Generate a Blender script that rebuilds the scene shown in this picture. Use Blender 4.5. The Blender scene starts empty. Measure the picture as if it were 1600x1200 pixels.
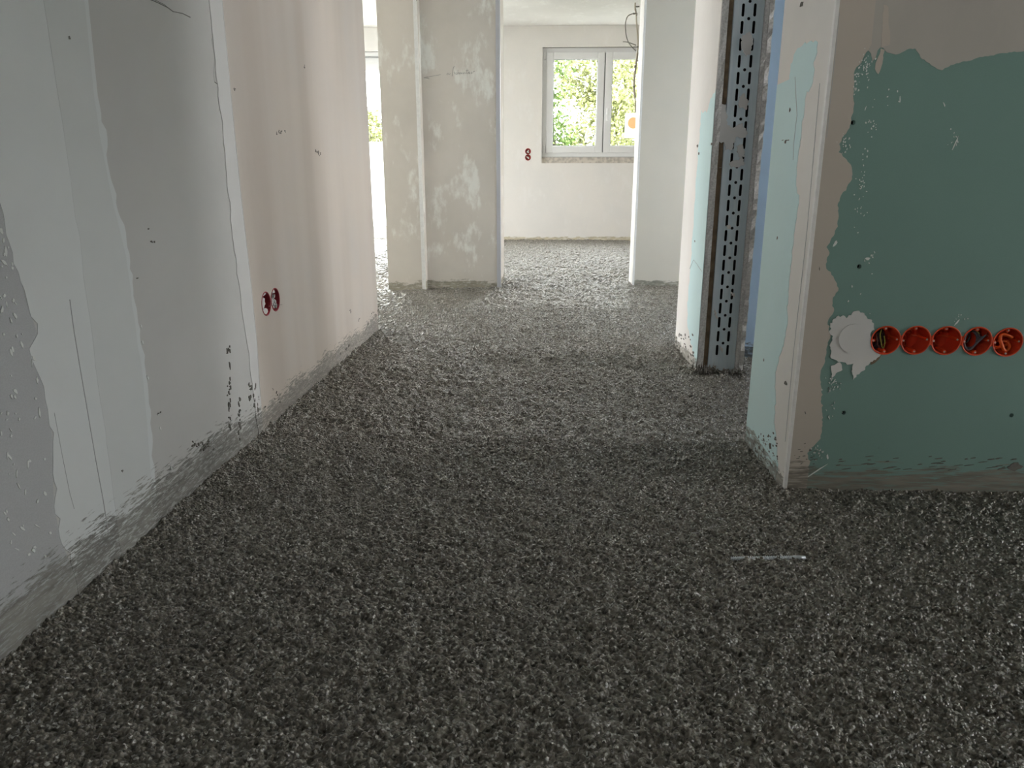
import bpy, bmesh, math, random
import numpy as np
from mathutils import Vector
from mathutils.geometry import delaunay_2d_cdt

# ------------------------------------------------------------------ camera, sky, exposure
SC = bpy.context.scene
COL = SC.collection
FPX, YH, VX, CAMH = 1150.0, 278.0, 845.0, 0.744          # focal length (px of 1600), horizon, vanishing point, camera height
PITCH = math.atan((600 - YH) / FPX)
YAW = math.atan((VX - 800) / FPX * math.cos(PITCH))
cam = bpy.data.cameras.new('camera')
cam.sensor_width = 36.0
cam.lens = FPX / 1600 * 36.0
cam.clip_start = 0.02
cam_o = bpy.data.objects.new('camera', cam)
COL.objects.link(cam_o)
cam_o.location = (0, 0, CAMH)
cam_o.rotation_euler = (math.pi / 2 - PITCH, 0, YAW)
SC.camera = cam_o

SKY = 19.0
world = bpy.data.worlds.new('bright_sky')
SC.world = world
world.use_nodes = True
wn = world.node_tree
bg = wn.nodes['Background']
bg.inputs[0].default_value = (0.985, 0.99, 1.0, 1)
bg.inputs[1].default_value = SKY

vs = SC.view_settings
vs.view_transform = 'Standard'
vs.look = 'None'
vs.exposure = 0.42
vs.gamma = 1.0
vs.use_curve_mapping = False
SC.cycles.max_bounces = 7
SC.cycles.use_adaptive_sampling = True
SC.cycles.adaptive_threshold = 0.02
SC.cycles.diffuse_bounces = 5
SC.cycles.glossy_bounces = 2
SC.cycles.transparent_max_bounces = 12
SC.cycles.sample_clamp_indirect = 8.0


def portal(name, loc, size, direction):
    """guides the sampling of the sky through a window opening; gives off no light of its own"""
    l = bpy.data.lights.new(name, 'AREA')
    l.shape = 'RECTANGLE'
    l.size, l.size_y = size
    l.cycles.is_portal = True
    o = bpy.data.objects.new(name, l)
    COL.objects.link(o)
    o.location = loc
    o.rotation_euler = Vector(direction).to_track_quat('-Z', 'Z').to_euler()
    return o


portal('sky_portal', (1.02, 9.75, 1.6), (1.5, 1.25), (0, -1, 0))
portal('sky_portal', (-3.48, 9.75, 1.12), (4.3, 2.2), (0, -1, 0))
portal('sky_portal', (-6.35, 6.6, 1.15), (2.8, 2.25), (1, 0, 0))
portal('sky_portal', (3.95, 2.42, 1.65), (0.6, 1.3), (-1, 0, 0))
portal('sky_portal', (-1.02, -0.65, 1.5), (0.78, 0.9), (1, 0, 0))
portal('sky_portal', (3.95, 0.85, 0.65), (0.6, 1.1), (-1, 0, 0))
portal('sky_portal', (3.95, 4.35, 1.35), (1.0, 1.55), (-1, 0, 0))

# ------------------------------------------------------------------ geometry helpers
rng = random.Random(7)


def pixray(px, py):
    u, v = (px - 800) / FPX, (py - 600) / FPX
    fw = math.cos(PITCH) - v * math.sin(PITCH)
    dn = math.sin(PITCH) + v * math.cos(PITCH)
    return Vector((u * math.cos(YAW) - fw * math.sin(YAW), u * math.sin(YAW) + fw * math.cos(YAW), -dn))


class Plane:
    """an upright wall plane: origin on the floor, horizontal direction d, outward normal n; 2-D coordinates (s, z)"""

    def __init__(self, o, d, n):
        self.o, self.d, self.n = Vector((o[0], o[1], 0)), Vector((d[0], d[1], 0)).normalized(), Vector((n[0], n[1], 0)).normalized()

    def px(self, x, y):
        r = pixray(x, y)
        c = Vector((0, 0, CAMH))
        t = (self.o - c).dot(self.n) / r.dot(self.n)
        p = c + r * t
        return ((p - self.o).dot(self.d), p.z)

    def at(self, s, z, off=0.0):
        return self.o + self.d * s + self.n * off + Vector((0, 0, z))


def tag(o, label=None, cat=None, group=None, kind=None):
    if label: o['label'] = label
    if cat: o['category'] = cat
    if group: o['group'] = group
    if kind: o['kind'] = kind
    return o


def link(name, me, mat, parent=None, smooth=False):
    o = bpy.data.objects.new(name, me)
    COL.objects.link(o)
    if mat is not None:
        me.materials.append(mat)
    if parent is not None:
        o.parent = parent
        o.matrix_parent_inverse = parent.matrix_basis.inverted()
    if smooth:
        me.polygons.foreach_set('use_smooth', [True] * len(me.polygons))
    return o


def from_bm(name, bm, mat, parent=None, smooth=False):
    me = bpy.data.meshes.new(name)
    bmesh.ops.recalc_face_normals(bm, faces=bm.faces)
    bm.to_mesh(me)
    bm.free()
    return link(name, me, mat, parent, smooth)


def empty(name, loc):
    o = bpy.data.objects.new(name, None)
    COL.objects.link(o)
    o.location = loc
    o.empty_display_size = 0.05
    return o


def add_box(bm, a, b, bevel=0.0):
    vs_ = [bm.verts.new((x, y, z)) for z in (a[2], b[2]) for y in (a[1], b[1]) for x in (a[0], b[0])]
    fs = [(0, 1, 3, 2), (4, 6, 7, 5), (0, 4, 5, 1), (1, 5, 7, 3), (3, 7, 6, 2), (2, 6, 4, 0)]
    faces = [bm.faces.new([vs_[i] for i in f]) for f in fs]
    if bevel:
        edges = list({e for f in faces for e in f.edges})
        bmesh.ops.bevel(bm, geom=edges, offset=bevel, segments=2, affect='EDGES', profile=0.6)


def box(name, a, b, mat, parent=None, bevel=0.0):
    bm = bmesh.new()
    add_box(bm, a, b, bevel)
    return from_bm(name, bm, mat, parent)


def prism(name, poly, z0, z1, mat, parent=None):
    bm = bmesh.new()
    lo = [bm.verts.new((x, y, z0)) for x, y in poly]
    hi = [bm.verts.new((x, y, z1)) for x, y in poly]
    n = len(poly)
    bm.faces.new(lo)
    bm.faces.new(hi)
    for i in range(n):
        bm.faces.new((lo[i], lo[(i + 1) % n], hi[(i + 1) % n], hi[i]))
    return from_bm(name, bm, mat, parent)


def circle(cx, cz, r, n=32, rz=None):
    rz = rz or r
    return [(cx + r * math.cos(2 * math.pi * i / n), cz + rz * math.sin(2 * math.pi * i / n)) for i in range(n)]


def rect(s0, z0, s1, z1):
    return [(s0, z0), (s1, z0), (s1, z1), (s0, z1)]


def slot(cx, cz, w, l, n=5):
    r = w / 2
    p = [(cx + r * math.cos(math.pi * i / n), cz + l / 2 - r + r * math.sin(math.pi * i / n)) for i in range(n + 1)]
    return p + [(2 * cx - x, 2 * cz - z) for x, z in p]


def inside(p, poly):
    x, y = p
    c = False
    for i in range(len(poly)):
        x1, y1 = poly[i]
        x2, y2 = poly[i - 1]
        if (y1 > y) != (y2 > y) and x < (x2 - x1) * (y - y1) / (y2 - y1) + x1:
            c = not c
    return c


def plate(name, plane, outer, holes, thick, mat, parent=None, front=0.0):
    """a slab on a plane with real openings cut through it"""
    loops = [outer] + holes
    pts, edges = [], []
    for lp in loops:
        b = len(pts)
        pts += [Vector(p) for p in lp]
        edges += [(b + i, b + (i + 1) % len(lp)) for i in range(len(lp))]
    v2, _, f2, *_ = delaunay_2d_cdt(pts, edges, [], 1, 1e-6)
    bm = bmesh.new()
    fr = [bm.verts.new(plane.at(p.x, p.y, front)) for p in v2]
    bk = [bm.verts.new(plane.at(p.x, p.y, front - thick)) for p in v2]
    for f in f2:
        c = sum((v2[i] for i in f), Vector((0, 0))) / len(f)
        if any(inside(c, h) for h in holes):
            continue
        bm.faces.new([fr[i] for i in f])
        bm.faces.new([bk[i] for i in reversed(f)])
    bm.verts.index_update()
    bm.edges.ensure_lookup_table()
    n = len(v2)
    border = [(e.verts[0].index, e.verts[1].index) for e in bm.edges if len(e.link_faces) == 1 and e.verts[0].index < n]
    bm.verts.ensure_lookup_table()
    for i, j in border:
        bm.faces.new((bm.verts[i], bm.verts[j], bm.verts[j + n], bm.verts[i + n]))
    loose = [v for v in bm.verts if not v.link_faces]
    bmesh.ops.delete(bm, geom=loose, context='VERTS')
    return from_bm(name, bm, mat, parent)


def ragged(poly, amp, step, r, fixed=()):
    out = []
    n = len(poly)
    for i in range(n):
        a, b = Vector(poly[i]), Vector(poly[(i + 1) % n])
        out.append(tuple(a))
        if i in fixed:
            continue
        L = (b - a).length
        k = max(1, int(L / step))
        if k < 2:
            continue
        t = (b - a).normalized()
        nn = Vector((-t.y, t.x))
        prev = 0
        for j in range(1, k):
            prev = 0.55 * prev + r.gauss(0, amp)
            prev = max(-2.2 * amp, min(2.2 * amp, prev))
            q = a.lerp(b, j / k) + nn * prev * min(1.0, 2.2 * min(j, k - j) / k + .35)
            out.append((q.x, q.y))
    return out


def winding(p, poly):
    w = 0
    x, y = p
    for i in range(len(poly)):
        x1, y1 = poly[i - 1]
        x2, y2 = poly[i]
        c = (x2 - x1) * (y - y1) - (x - x1) * (y2 - y1)
        if y1 <= y < y2 and c > 0:
            w += 1
        elif y2 <= y < y1 and c < 0:
            w -= 1
    return w


def add_patch(bm, plane, poly, t, base=-0.0004):
    """a thin coat with a given outline (which may fold over itself) lying on a plane"""
    n = len(poly)
    v2, _, f2, *_ = delaunay_2d_cdt([Vector(p) for p in poly], [(i, (i + 1) % n) for i in range(n)], [], 1, 1e-6)
    if sum(poly[i - 1][0] * poly[i][1] - poly[i][0] * poly[i - 1][1] for i in range(n)) < 0:
        poly = poly[::-1]
    fr = [bm.verts.new(plane.at(p.x, p.y, t)) for p in v2]
    bk = [bm.verts.new(plane.at(p.x, p.y, base)) for p in v2]
    cnt = {}
    flip = plane.d.cross(Vector((0, 0, 1))).dot(plane.n) < 0
    for f in f2:
        c = sum((v2[i] for i in f), Vector((0, 0))) / len(f)
        if winding(c, poly) == 0:
            continue
        bm.faces.new([fr[i] for i in (reversed(f) if flip else f)])
        for i, j in zip(f, list(f[1:]) + [f[0]]):
            k = (min(i, j), max(i, j))
            cnt[k] = None if k in cnt else (i, j)
    for k, e in cnt.items():
        if e:
            i, j = e
            q = (fr[i], bk[i], bk[j], fr[j])
            bm.faces.new(tuple(reversed(q)) if flip else q)
    bmesh.ops.delete(bm, geom=[v for v in bm.verts if not v.link_faces], context='VERTS')


def patch(name, plane, pix, t, mat, parent, amp=0.0, step=0.006, seed=1, fixed=(), raw=False):
    poly = pix if raw else [plane.px(*p) for p in pix]
    if amp:
        poly = ragged(poly, amp, step, random.Random(seed), fixed)
    bm = bmesh.new()
    add_patch(bm, plane, poly, t)
    me = bpy.data.meshes.new(name)
    bm.to_mesh(me)
    bm.free()
    return link(name, me, mat, parent)


def blob(cx, cz, rx, rz, rot, r, n=9, rough=.35):
    p = []
    for i in range(n):
        a = 2 * math.pi * i / n
        k = 1 + r.uniform(-rough, rough)
        x, z = rx * k * math.cos(a), rz * k * math.sin(a)
        p.append((cx + x * math.cos(rot) - z * math.sin(rot), cz + x * math.sin(rot) + z * math.cos(rot)))
    return p


def specks(name, plane, items, t, mat, parent, seed=3, label=None):
    """many small scraps or spots joined; items = (px, py, half width px, half height px, tilt)"""
    r = random.Random(seed)
    bm = bmesh.new()
    for (x, y, w, h, rot) in items:
        s, z = plane.px(x, y)
        s2, _ = plane.px(x + 1, y)
        _, z2 = plane.px(x, y + 1)
        p = blob(s, z, abs(s2 - s) * w, abs(z2 - z) * h, rot, r, 9)
        add_patch(bm, plane, p, t * r.uniform(.8, 1.2))
    me = bpy.data.meshes.new(name)
    bm.to_mesh(me)
    bm.free()
    o = link(name, me, mat, parent)
    tag(o, label, kind='stuff')
    return o


def tube_bm(bm, pts, rad, seg=8, cap=True):
    pts = [Vector(p) for p in pts]
    n = len(pts)
    rads = rad if isinstance(rad, (list, tuple)) else [rad] * n
    rings = []
    up = None
    for i, p in enumerate(pts):
        t = (pts[min(i + 1, n - 1)] - pts[max(i - 1, 0)]).normalized()
        if up is None:
            up = t.orthogonal().normalized()
        up = (up - t * up.dot(t))
        up = up.normalized() if up.length > 1e-6 else t.orthogonal().normalized()
        b = t.cross(up)
        rings.append([bm.verts.new(p + (up * math.cos(2 * math.pi * k / seg) + b * math.sin(2 * math.pi * k / seg)) * rads[i]) for k in range(seg)])
    for i in range(n - 1):
        for k in range(seg):
            bm.faces.new((rings[i][k], rings[i][(k + 1) % seg], rings[i + 1][(k + 1) % seg], rings[i + 1][k]))
    if cap:
        bm.faces.new(list(reversed(rings[0])))
        bm.faces.new(rings[-1])


def spline(pts, k=8):
    pts = [Vector(p) for p in pts]
    out = []
    for i in range(len(pts) - 1):
        p0, p1, p2, p3 = pts[max(i - 1, 0)], pts[i], pts[i + 1], pts[min(i + 2, len(pts) - 1)]
        for j in range(k):
            t = j / k
            out.append(.5 * (2 * p1 + (p2 - p0) * t + (2 * p0 - 5 * p1 + 4 * p2 - p3) * t * t + (3 * p1 - p0 - 3 * p2 + p3) * t ** 3))
    out.append(pts[-1])
    return out


def tube(name, pts, rad, mat, parent=None, seg=8, k=8):
    bm = bmesh.new()
    q = spline(pts, k) if k > 1 else pts
    tube_bm(bm, q, rad, seg)
    return from_bm(name, bm, mat, parent, True)


# ------------------------------------------------------------------ materials
class NT:
    def __init__(self, name):
        self.m = bpy.data.materials.new(name)
        self.m.use_nodes = True
        self.t = self.m.node_tree
        self.bsdf = self.t.nodes['Principled BSDF']

    def n(self, kind, **kw):
        nd = self.t.nodes.new(kind)
        for k, v in kw.items():
            if k.startswith('i_'):
                nd.inputs[k[2:].replace('_', ' ')].default_value = v
            else:
                setattr(nd, k, v)
        return nd

    def l(self, a, b):
        self.t.links.new(a, b)

    def math(self, op, a, b=None, c=None, clamp=False):
        nd = self.n('ShaderNodeMath', operation=op, use_clamp=clamp)
        for i, v in enumerate((a, b, c)):
            if v is None:
                continue
            if isinstance(v, (int, float)):
                nd.inputs[i].default_value = v
            else:
                self.l(v, nd.inputs[i])
        return nd.outputs[0]

    def ramp(self, v, lo, hi):
        nd = self.n('ShaderNodeMapRange', interpolation_type='SMOOTHSTEP')
        nd.inputs['From Min'].default_value = lo
        nd.inputs['From Max'].default_value = hi
        self.l(v, nd.inputs['Value'])
        return nd.outputs['Result']

    def mix(self, f, a, b, blend='MIX'):
        nd = self.n('ShaderNodeMix', data_type='RGBA', blend_type=blend)
        for i, v in ((0, f), (6, a), (7, b)):
            if isinstance(v, (int, float)):
                nd.inputs[i].default_value = v
            elif isinstance(v, tuple):
                nd.inputs[i].default_value = (*v[:3], 1)
            else:
                self.l(v, nd.inputs[i])
        return nd.outputs[2]

    def noise(self, vec, scale, detail=3.0, rough=.55):
        nd = self.n('ShaderNodeTexNoise')
        nd.inputs['Scale'].default_value = scale
        nd.inputs['Detail'].default_value = detail
        nd.inputs['Roughness'].default_value = rough
        self.l(vec, nd.inputs['Vector'])
        return nd.outputs['Fac']

    def xform(self, vec, rot, scale):
        nd = self.n('ShaderNodeMapping')
        nd.inputs['Rotation'].default_value = (0, 0, rot)
        nd.inputs['Scale'].default_value = scale
        self.l(vec, nd.inputs['Vector'])
        return nd.outputs[0]

    def bump(self, h, strength, dist):
        nd = self.n('ShaderNodeBump')
        nd.inputs['Strength'].default_value = strength
        nd.inputs['Distance'].default_value = dist
        self.l(h, nd.inputs['Height'])
        self.l(nd.outputs[0], self.bsdf.inputs['Normal'])


def plain(name, col, rough=.6, metal=0.0, var=.0, scale=40, spec=.4):
    N = NT(name)
    N.bsdf.inputs['Roughness'].default_value = rough
    N.bsdf.inputs['Metallic'].default_value = metal
    N.bsdf.inputs['Specular IOR Level'].default_value = spec
    if var:
        g = N.n('ShaderNodeNewGeometry')
        f = N.noise(g.outputs['Position'], scale, 4)
        c = N.mix(N.ramp(f, .35, .7), col, tuple(x * (1 - var) for x in col))
        N.l(c, N.bsdf.inputs['Base Color'])
        N.bump(f, .15, .002)
    else:
        N.bsdf.inputs['Base Color'].default_value = (*col, 1)
    return N.m


def wall_mat(name, col, axis='X', alt=None, stain=.08, stain_col=(.20, .195, .175), ang=.0, smudge=0.0, smudge_col=(.75, .74, .68),
             band=0.0, band_col=None, fine=.05, stain_cover=.95, streak=(14, 95), rough=.85, grain=0.0):
    """plaster or board; cement smears along the foot of the wall, upright tone bands, skim smudges"""
    N = NT(name)
    N.bsdf.inputs['Roughness'].default_value = rough
    N.bsdf.inputs['Specular IOR Level'].default_value = .25
    g = N.n('ShaderNodeNewGeometry')
    sp = N.n('ShaderNodeSeparateXYZ')
    N.l(g.outputs['Position'], sp.inputs[0])
    cb = N.n('ShaderNodeCombineXYZ')
    N.l(sp.outputs[0 if axis == 'X' else 1], cb.inputs[0])
    N.l(sp.outputs[2], cb.inputs[1])
    N.l(sp.outputs[1 if axis == 'X' else 0], cb.inputs[2])
    v = cb.outputs[0]
    n1 = N.noise(v, 2.2, 4, .6)
    c = N.mix(N.ramp(n1, .3, .72), col, alt or tuple(x * .93 for x in col))
    if band:
        n2 = N.noise(N.xform(v, 0, (1, .06, 1)), 3.0, 3, .5)
        c = N.mix(N.math('MULTIPLY', N.ramp(n2, .38, .66), band), c, band_col or tuple(x * .85 for x in col))
    if smudge:
        n3 = N.noise(N.xform(v, .3, (5, 3.2, 5)), 1.0, 5, .62)
        n3b = N.noise(N.xform(v, -.5, (30, 11, 10)), 1.0, 3, .6)
        s = N.math('MULTIPLY_ADD', n3b, .35, n3)
        c = N.mix(N.math('MULTIPLY', N.ramp(s, .70, .86), smudge), c, smudge_col)
    if grain:
        n4 = N.noise(v, 420, 2, .6)
        c = N.mix(N.math('MULTIPLY', N.ramp(n4, .35, .65), grain), c, tuple(x * .7 for x in col))
    if stain:
        a = N.noise(N.xform(v, ang, (streak[0], streak[1], 4)), 1.0, 5, .68)
        b = N.noise(v, 5.0, 3, .6)
        lv = N.math('DIVIDE', sp.outputs[2], stain)
        q = N.math('ADD', N.math('MULTIPLY', a, 2.3), N.math('MULTIPLY', b, .9))
        q = N.math('SUBTRACT', q, N.math('MULTIPLY', lv, .95))
        msk = N.ramp(q, .62, .86)
        gap = N.noise(N.xform(v, ang + .1, (streak[0] * 2.2, streak[1] * 1.7, 9)), 1.0, 3, .6)
        msk = N.math('MULTIPLY', msk, N.math('MULTIPLY_ADD', N.ramp(gap, .34, .52), .55, .45))
        tone = N.noise(N.xform(v, ang, (9, 70, 4)), 1.0, 3, .6)
        sc = N.mix(N.ramp(tone, .3, .7), stain_col, tuple(x * 1.55 for x in stain_col))
        c = N.mix(N.math('MULTIPLY', msk, stain_cover), c, sc)
    N.l(c, N.bsdf.inputs['Base Color'])
    hb = N.math('ADD', N.noise(v, 7, 3, .5), N.math('MULTIPLY', N.noise(v, 160, 2, .6), fine))
    N.bump(hb, .35, .006)
    return N.m


M = {}
# plaster of the different walls
M['left_board'] = wall_mat('left_bare_board', (.575, .57, .55), 'Y', stain=.10, stain_col=(.155, .15, .135), ang=-.30, band=.35, band_col=(.53, .525, .505), streak=(26, 170))
M['left_skim'] = wall_mat('left_skim', (.73, .755, .75), 'Y', stain=.10, stain_col=(.155, .15, .135), ang=-.30, band=.4, band_col=(.69, .71, .70), streak=(26, 170))
M['left_warm'] = wall_mat('left_warm_plaster', (.67, .60, .535), 'Y', alt=(.63, .585, .545), stain=.08, stain_cover=.8, stain_col=(.155, .15, .135), ang=-.30, band=.75, band_col=(.55, .48, .42), streak=(26, 170))  # bands put the warm tints of mixed light into the plaster colour
M['left_skim2'] = wall_mat('left_skim_thin', (.68, .70, .69), 'Y', stain=.1, ang=-.30, band=.4, band_col=(.65, .67, .66), streak=(26, 170))
M['left_fill'] = wall_mat('left_joint_filler', (.69, .68, .665), 'Y', stain=.10, stain_col=(.155, .15, .135), ang=-.30, streak=(26, 170))
M['left_dark'] = wall_mat('left_dark_board', (.50, .51, .515), 'Y', stain=.10, ang=-.30, streak=(26, 170), grain=.25)
M['far'] = wall_mat('far_plaster', (.80, .775, .745), 'X', alt=(.76, .745, .725), stain=.035, stain_col=(.42, .38, .28), smudge=.35, smudge_col=(.84, .83, .82), streak=(8, 30))
M['column'] = wall_mat('column_plaster', (.70, .645, .575), 'X', alt=(.63, .58, .515), stain=.05, stain_col=(.24, .22, .17), smudge=.8, smudge_col=(.86, .85, .79), streak=(14, 50))
M['greybeige'] = wall_mat('greybeige_plaster', (.66, .61, .525), 'X', alt=(.63, .585, .505), stain=.03, stain_col=(.22, .21, .17), streak=(14, 40))
M['white_y'] = wall_mat('white_plaster_reveal', (.85, .825, .785), 'Y', stain=.045, stain_col=(.24, .23, .2), ang=.6, streak=(18, 60))
M['mint'] = wall_mat('mint_board', (.68, .87, .88), 'Y', alt=(.66, .84, .84), stain=.055, stain_col=(.20, .20, .18), ang=.6, streak=(18, 60))  # board colour brightened to make up for daylight missing on the jamb
M['green'] = wall_mat('green_board', (.205, .325, .285), 'X', alt=(.195, .31, .275), stain=.062, stain_col=(.165, .15, .125), ang=.12, streak=(9, 110), grain=.12)
M['tan'] = wall_mat('tan_plaster', (.56, .50, .43), 'X', alt=(.52, .465, .40), stain=.062, stain_col=(.165, .15, .125), ang=.12, band=.3, band_col=(.49, .435, .37), streak=(9, 110))
M['greyskim'] = wall_mat('grey_skim', (.47, .445, .395), 'X', alt=(.44, .415, .37), stain=0, smudge=.3, smudge_col=(.5, .47, .42))
M['whiteplaster'] = wall_mat('white_gypsum_smear', (.74, .72, .68), 'X', alt=(.62, .62, .60), stain=0, smudge=.4, smudge_col=(.50, .54, .52))
M['blue'] = wall_mat('pale_blue_wall', (.53, .71, .91), 'X', alt=(.51, .69, .89), stain=.07, stain_col=(.1, .11, .11), streak=(16, 60))
M['other'] = wall_mat('plain_plaster', (.76, .74, .70), 'X', stain=0)
M['ceiling'] = wall_mat('ceiling_plaster', (.82, .81, .795), 'X', stain=0, smudge=.5, smudge_col=(.9, .9, .89))
M['bead'] = plain('galvanised_bead', (.66, .66, .70), .4, .5)
M['whitebead'] = plain('white_bead', (.86, .845, .815), .55, var=.08, scale=60)
M['gypsum'] = plain('gypsum_edge', (.76, .75, .72), .9, var=.25, scale=150)
M['wood'] = plain('brown_wood_strip', (.21, .15, .09), .75, var=.35, scale=30)
M['crack'] = plain('dark_crack', (.13, .125, .11), .9)
M['softcrack'] = plain('crack_and_crease_shade', (.44, .45, .45), .9)  # soft cracks, and the shade of creases put into a grey
M['cement'] = plain('cement_splash', (.17, .16, .14), .9, var=.3, scale=80)
M['speck'] = plain('light_speck', (.72, .74, .71), .9)
M['pencil'] = plain('pencil', (.22, .21, .19), .9)
M['pvc'] = plain('white_pvc', (.80, .81, .82), .3, spec=.5)
M['gasket'] = plain('grey_gasket', (.34, .35, .36), .6)
M['rawsill'] = plain('raw_sill', (.62, .57, .51), .85, var=.35, scale=25)
M['redbox'] = plain('red_box', (.62, .055, .02), .42, spec=.5)
M['orangebox'] = plain('orange_box', (.72, .075, .014), .38, spec=.5)
M['crimson'] = plain('crimson_box', (.40, .03, .05), .45, spec=.5)
M['conduit'] = plain('orange_conduit', (.78, .13, .022), .45)
M['cable_dark'] = plain('dark_cable', (.045, .04, .045), .45)
M['cable_grey'] = plain('grey_cable', (.12, .13, .15), .45)
M['cable_yg'] = plain('yellow_green_wire', (.35, .36, .06), .45)
M['cable_brown'] = plain('brown_wire', (.12, .06, .05), .45)
M['ceilcable'] = plain('grey_beige_cable', (.42, .38, .31), .6)
M['thinwire'] = plain('thin_wire', (.18, .175, .15), .6)
M['screw'] = plain('zinc_screw', (.62, .60, .58), .35, .7)
M['rod'] = plain('zinc_rod', (.66, .70, .74), .32, .55)


def paper_mat(name, col):
    """thin paper that lets daylight through"""
    N = NT(name)
    d = N.n('ShaderNodeBsdfDiffuse')
    d.inputs[0].default_value = (*col, 1)
    t = N.n('ShaderNodeBsdfTranslucent')
    t.inputs[0].default_value = (*col, 1)
    mx = N.n('ShaderNodeMixShader')
    mx.inputs[0].default_value = .42
    N.l(d.outputs[0], mx.inputs[1])
    N.l(t.outputs[0], mx.inputs[2])
    out = [x for x in N.t.nodes if x.type == 'OUTPUT_MATERIAL'][0]
    N.l(mx.outputs[0], out.inputs[0])
    return N.m


M['sticker'] = paper_mat('sticker', (.8, .8, .8))
M['stickerspot'] = paper_mat('orange_print', (.80, .50, .26))
M['black'] = plain('cavity_shade', (.03, .03, .03), .9)  # shade inside hollow walls, put into a near-black colour


def steel_mat():
    N = NT('galvanised_steel')
    g = N.n('ShaderNodeNewGeometry')
    f = N.noise(N.xform(g.outputs['Position'], 0, (60, 60, 4)), 1.0, 4)
    c = N.mix(N.ramp(f, .3, .7), (.60, .72, .77), (.70, .80, .83))
    N.l(c, N.bsdf.inputs['Base Color'])
    N.bsdf.inputs['Metallic'].default_value = .05
    N.bsdf.inputs['Roughness'].default_value = .5
    N.bump(f, .1, .002)
    return N.m


M['steel'] = steel_mat()


def glass_mat():
    N = NT('window_glass')
    tr = N.n('ShaderNodeBsdfTransparent')
    tr.inputs[0].default_value = (.96, .98, .97, 1)
    gl = N.n('ShaderNodeBsdfGlossy')
    gl.inputs['Roughness'].default_value = .02
    mx = N.n('ShaderNodeMixShader')
    mx.inputs[0].default_value = .06
    N.l(tr.outputs[0], mx.inputs[1])
    N.l(gl.outputs[0], mx.inputs[2])
    out = [x for x in N.t.nodes if x.type == 'OUTPUT_MATERIAL'][0]
    N.l(mx.outputs[0], out.inputs[0])
    return N.m


M['glass'] = glass_mat()


def screed_mat():
    N = NT('wet_screed')
    g = N.n('ShaderNodeNewGeometry')
    p = g.outputs['Position']
    grains = N.n('ShaderNodeTexVoronoi', feature='F1')
    grains.inputs['Scale'].default_value = 190
    N.l(p, grains.inputs['Vector'])
    coarse = N.n('ShaderNodeTexVoronoi', feature='F1')
    coarse.inputs['Scale'].default_value = 75
    N.l(p, coarse.inputs['Vector'])
    sepc = N.n('ShaderNodeSeparateColor')
    N.l(grains.outputs['Color'], sepc.inputs[0])
    big = N.noise(p, 1.6, 4, .6)
    c = N.mix(N.ramp(big, .35, .68), (.18, .16, .125), (.235, .215, .178))
    c = N.mix(N.math('MULTIPLY', N.ramp(sepc.outputs[0], .6, .95), .8), c, (.33, .31, .265))
    c = N.mix(N.math('MULTIPLY', N.ramp(sepc.outputs[1], .55, .9), .8), c, (.055, .048, .036))
    painted_glint = N.n('ShaderNodeTexVoronoi', feature='F1')
    painted_glint.inputs['Scale'].default_value = 270
    N.l(p, painted_glint.inputs['Vector'])
    sg = N.n('ShaderNodeSeparateColor')
    N.l(painted_glint.outputs['Color'], sg.inputs[0])
    c = N.mix(N.math('MULTIPLY', N.ramp(sg.outputs[2], .90, .95), .9), c, (.72, .71, .68))  # sparkle of the wet grains painted in as pale cells
    N.l(c, N.bsdf.inputs['Base Color'])
    N.bsdf.inputs['Roughness'].default_value = .36
    N.bsdf.inputs['Coat Weight'].default_value = .3
    N.bsdf.inputs['Coat Roughness'].default_value = .38
    N.bsdf.inputs['Specular IOR Level'].default_value = .75
    h = N.math('ADD', N.math('MULTIPLY', grains.outputs['Distance'], -1.0), N.math('MULTIPLY', coarse.outputs['Distance'], -.8))
    N.bump(h, .8, .006)
    N.l(N.bsdf.inputs['Normal'].links[0].from_socket, N.bsdf.inputs['Coat Normal'])
    return N.m


M['screed'] = screed_mat()
M['leaf'] = plain('leaf', (.075, .125, .022), .6, var=.5, scale=3)
M['leaf2'] = plain('leaf_pale', (.17, .185, .06), .6, var=.4, scale=3)
M['bark'] = plain('bark', (.06, .05, .04), .9, var=.4, scale=12)
M['terrace'] = plain('terrace_paving', (.52, .52, .50), .8, var=.1, scale=4)
M['parapet'] = plain('parapet_render', (.72, .72, .70), .85, var=.05, scale=6)
M['grass'] = plain('lawn', (.11, .115, .08), .9, var=.4, scale=5)

# ------------------------------------------------------------------ setting: floor
CEIL = 2.45


def vnoise(x, y, cell, seed):
    xs, ys = x / cell, y / cell
    xi, yi = np.floor(xs).astype(np.int64), np.floor(ys).astype(np.int64)
    fx, fy = xs - xi, ys - yi
    fx, fy = fx * fx * (3 - 2 * fx), fy * fy * (3 - 2 * fy)

    def hsh(a, b):
        n = (a * 374761393 + b * 668265263 + seed * 974634777) & 0xffffffff
        n = ((n ^ (n >> 13)) * 1274126177) & 0xffffffff
        return ((n ^ (n >> 16)) & 0xffff) / 65535.0
    return (hsh(xi, yi) * (1 - fx) + hsh(xi + 1, yi) * fx) * (1 - fy) + (hsh(xi, yi + 1) * (1 - fx) + hsh(xi + 1, yi + 1) * fx) * fy


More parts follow.
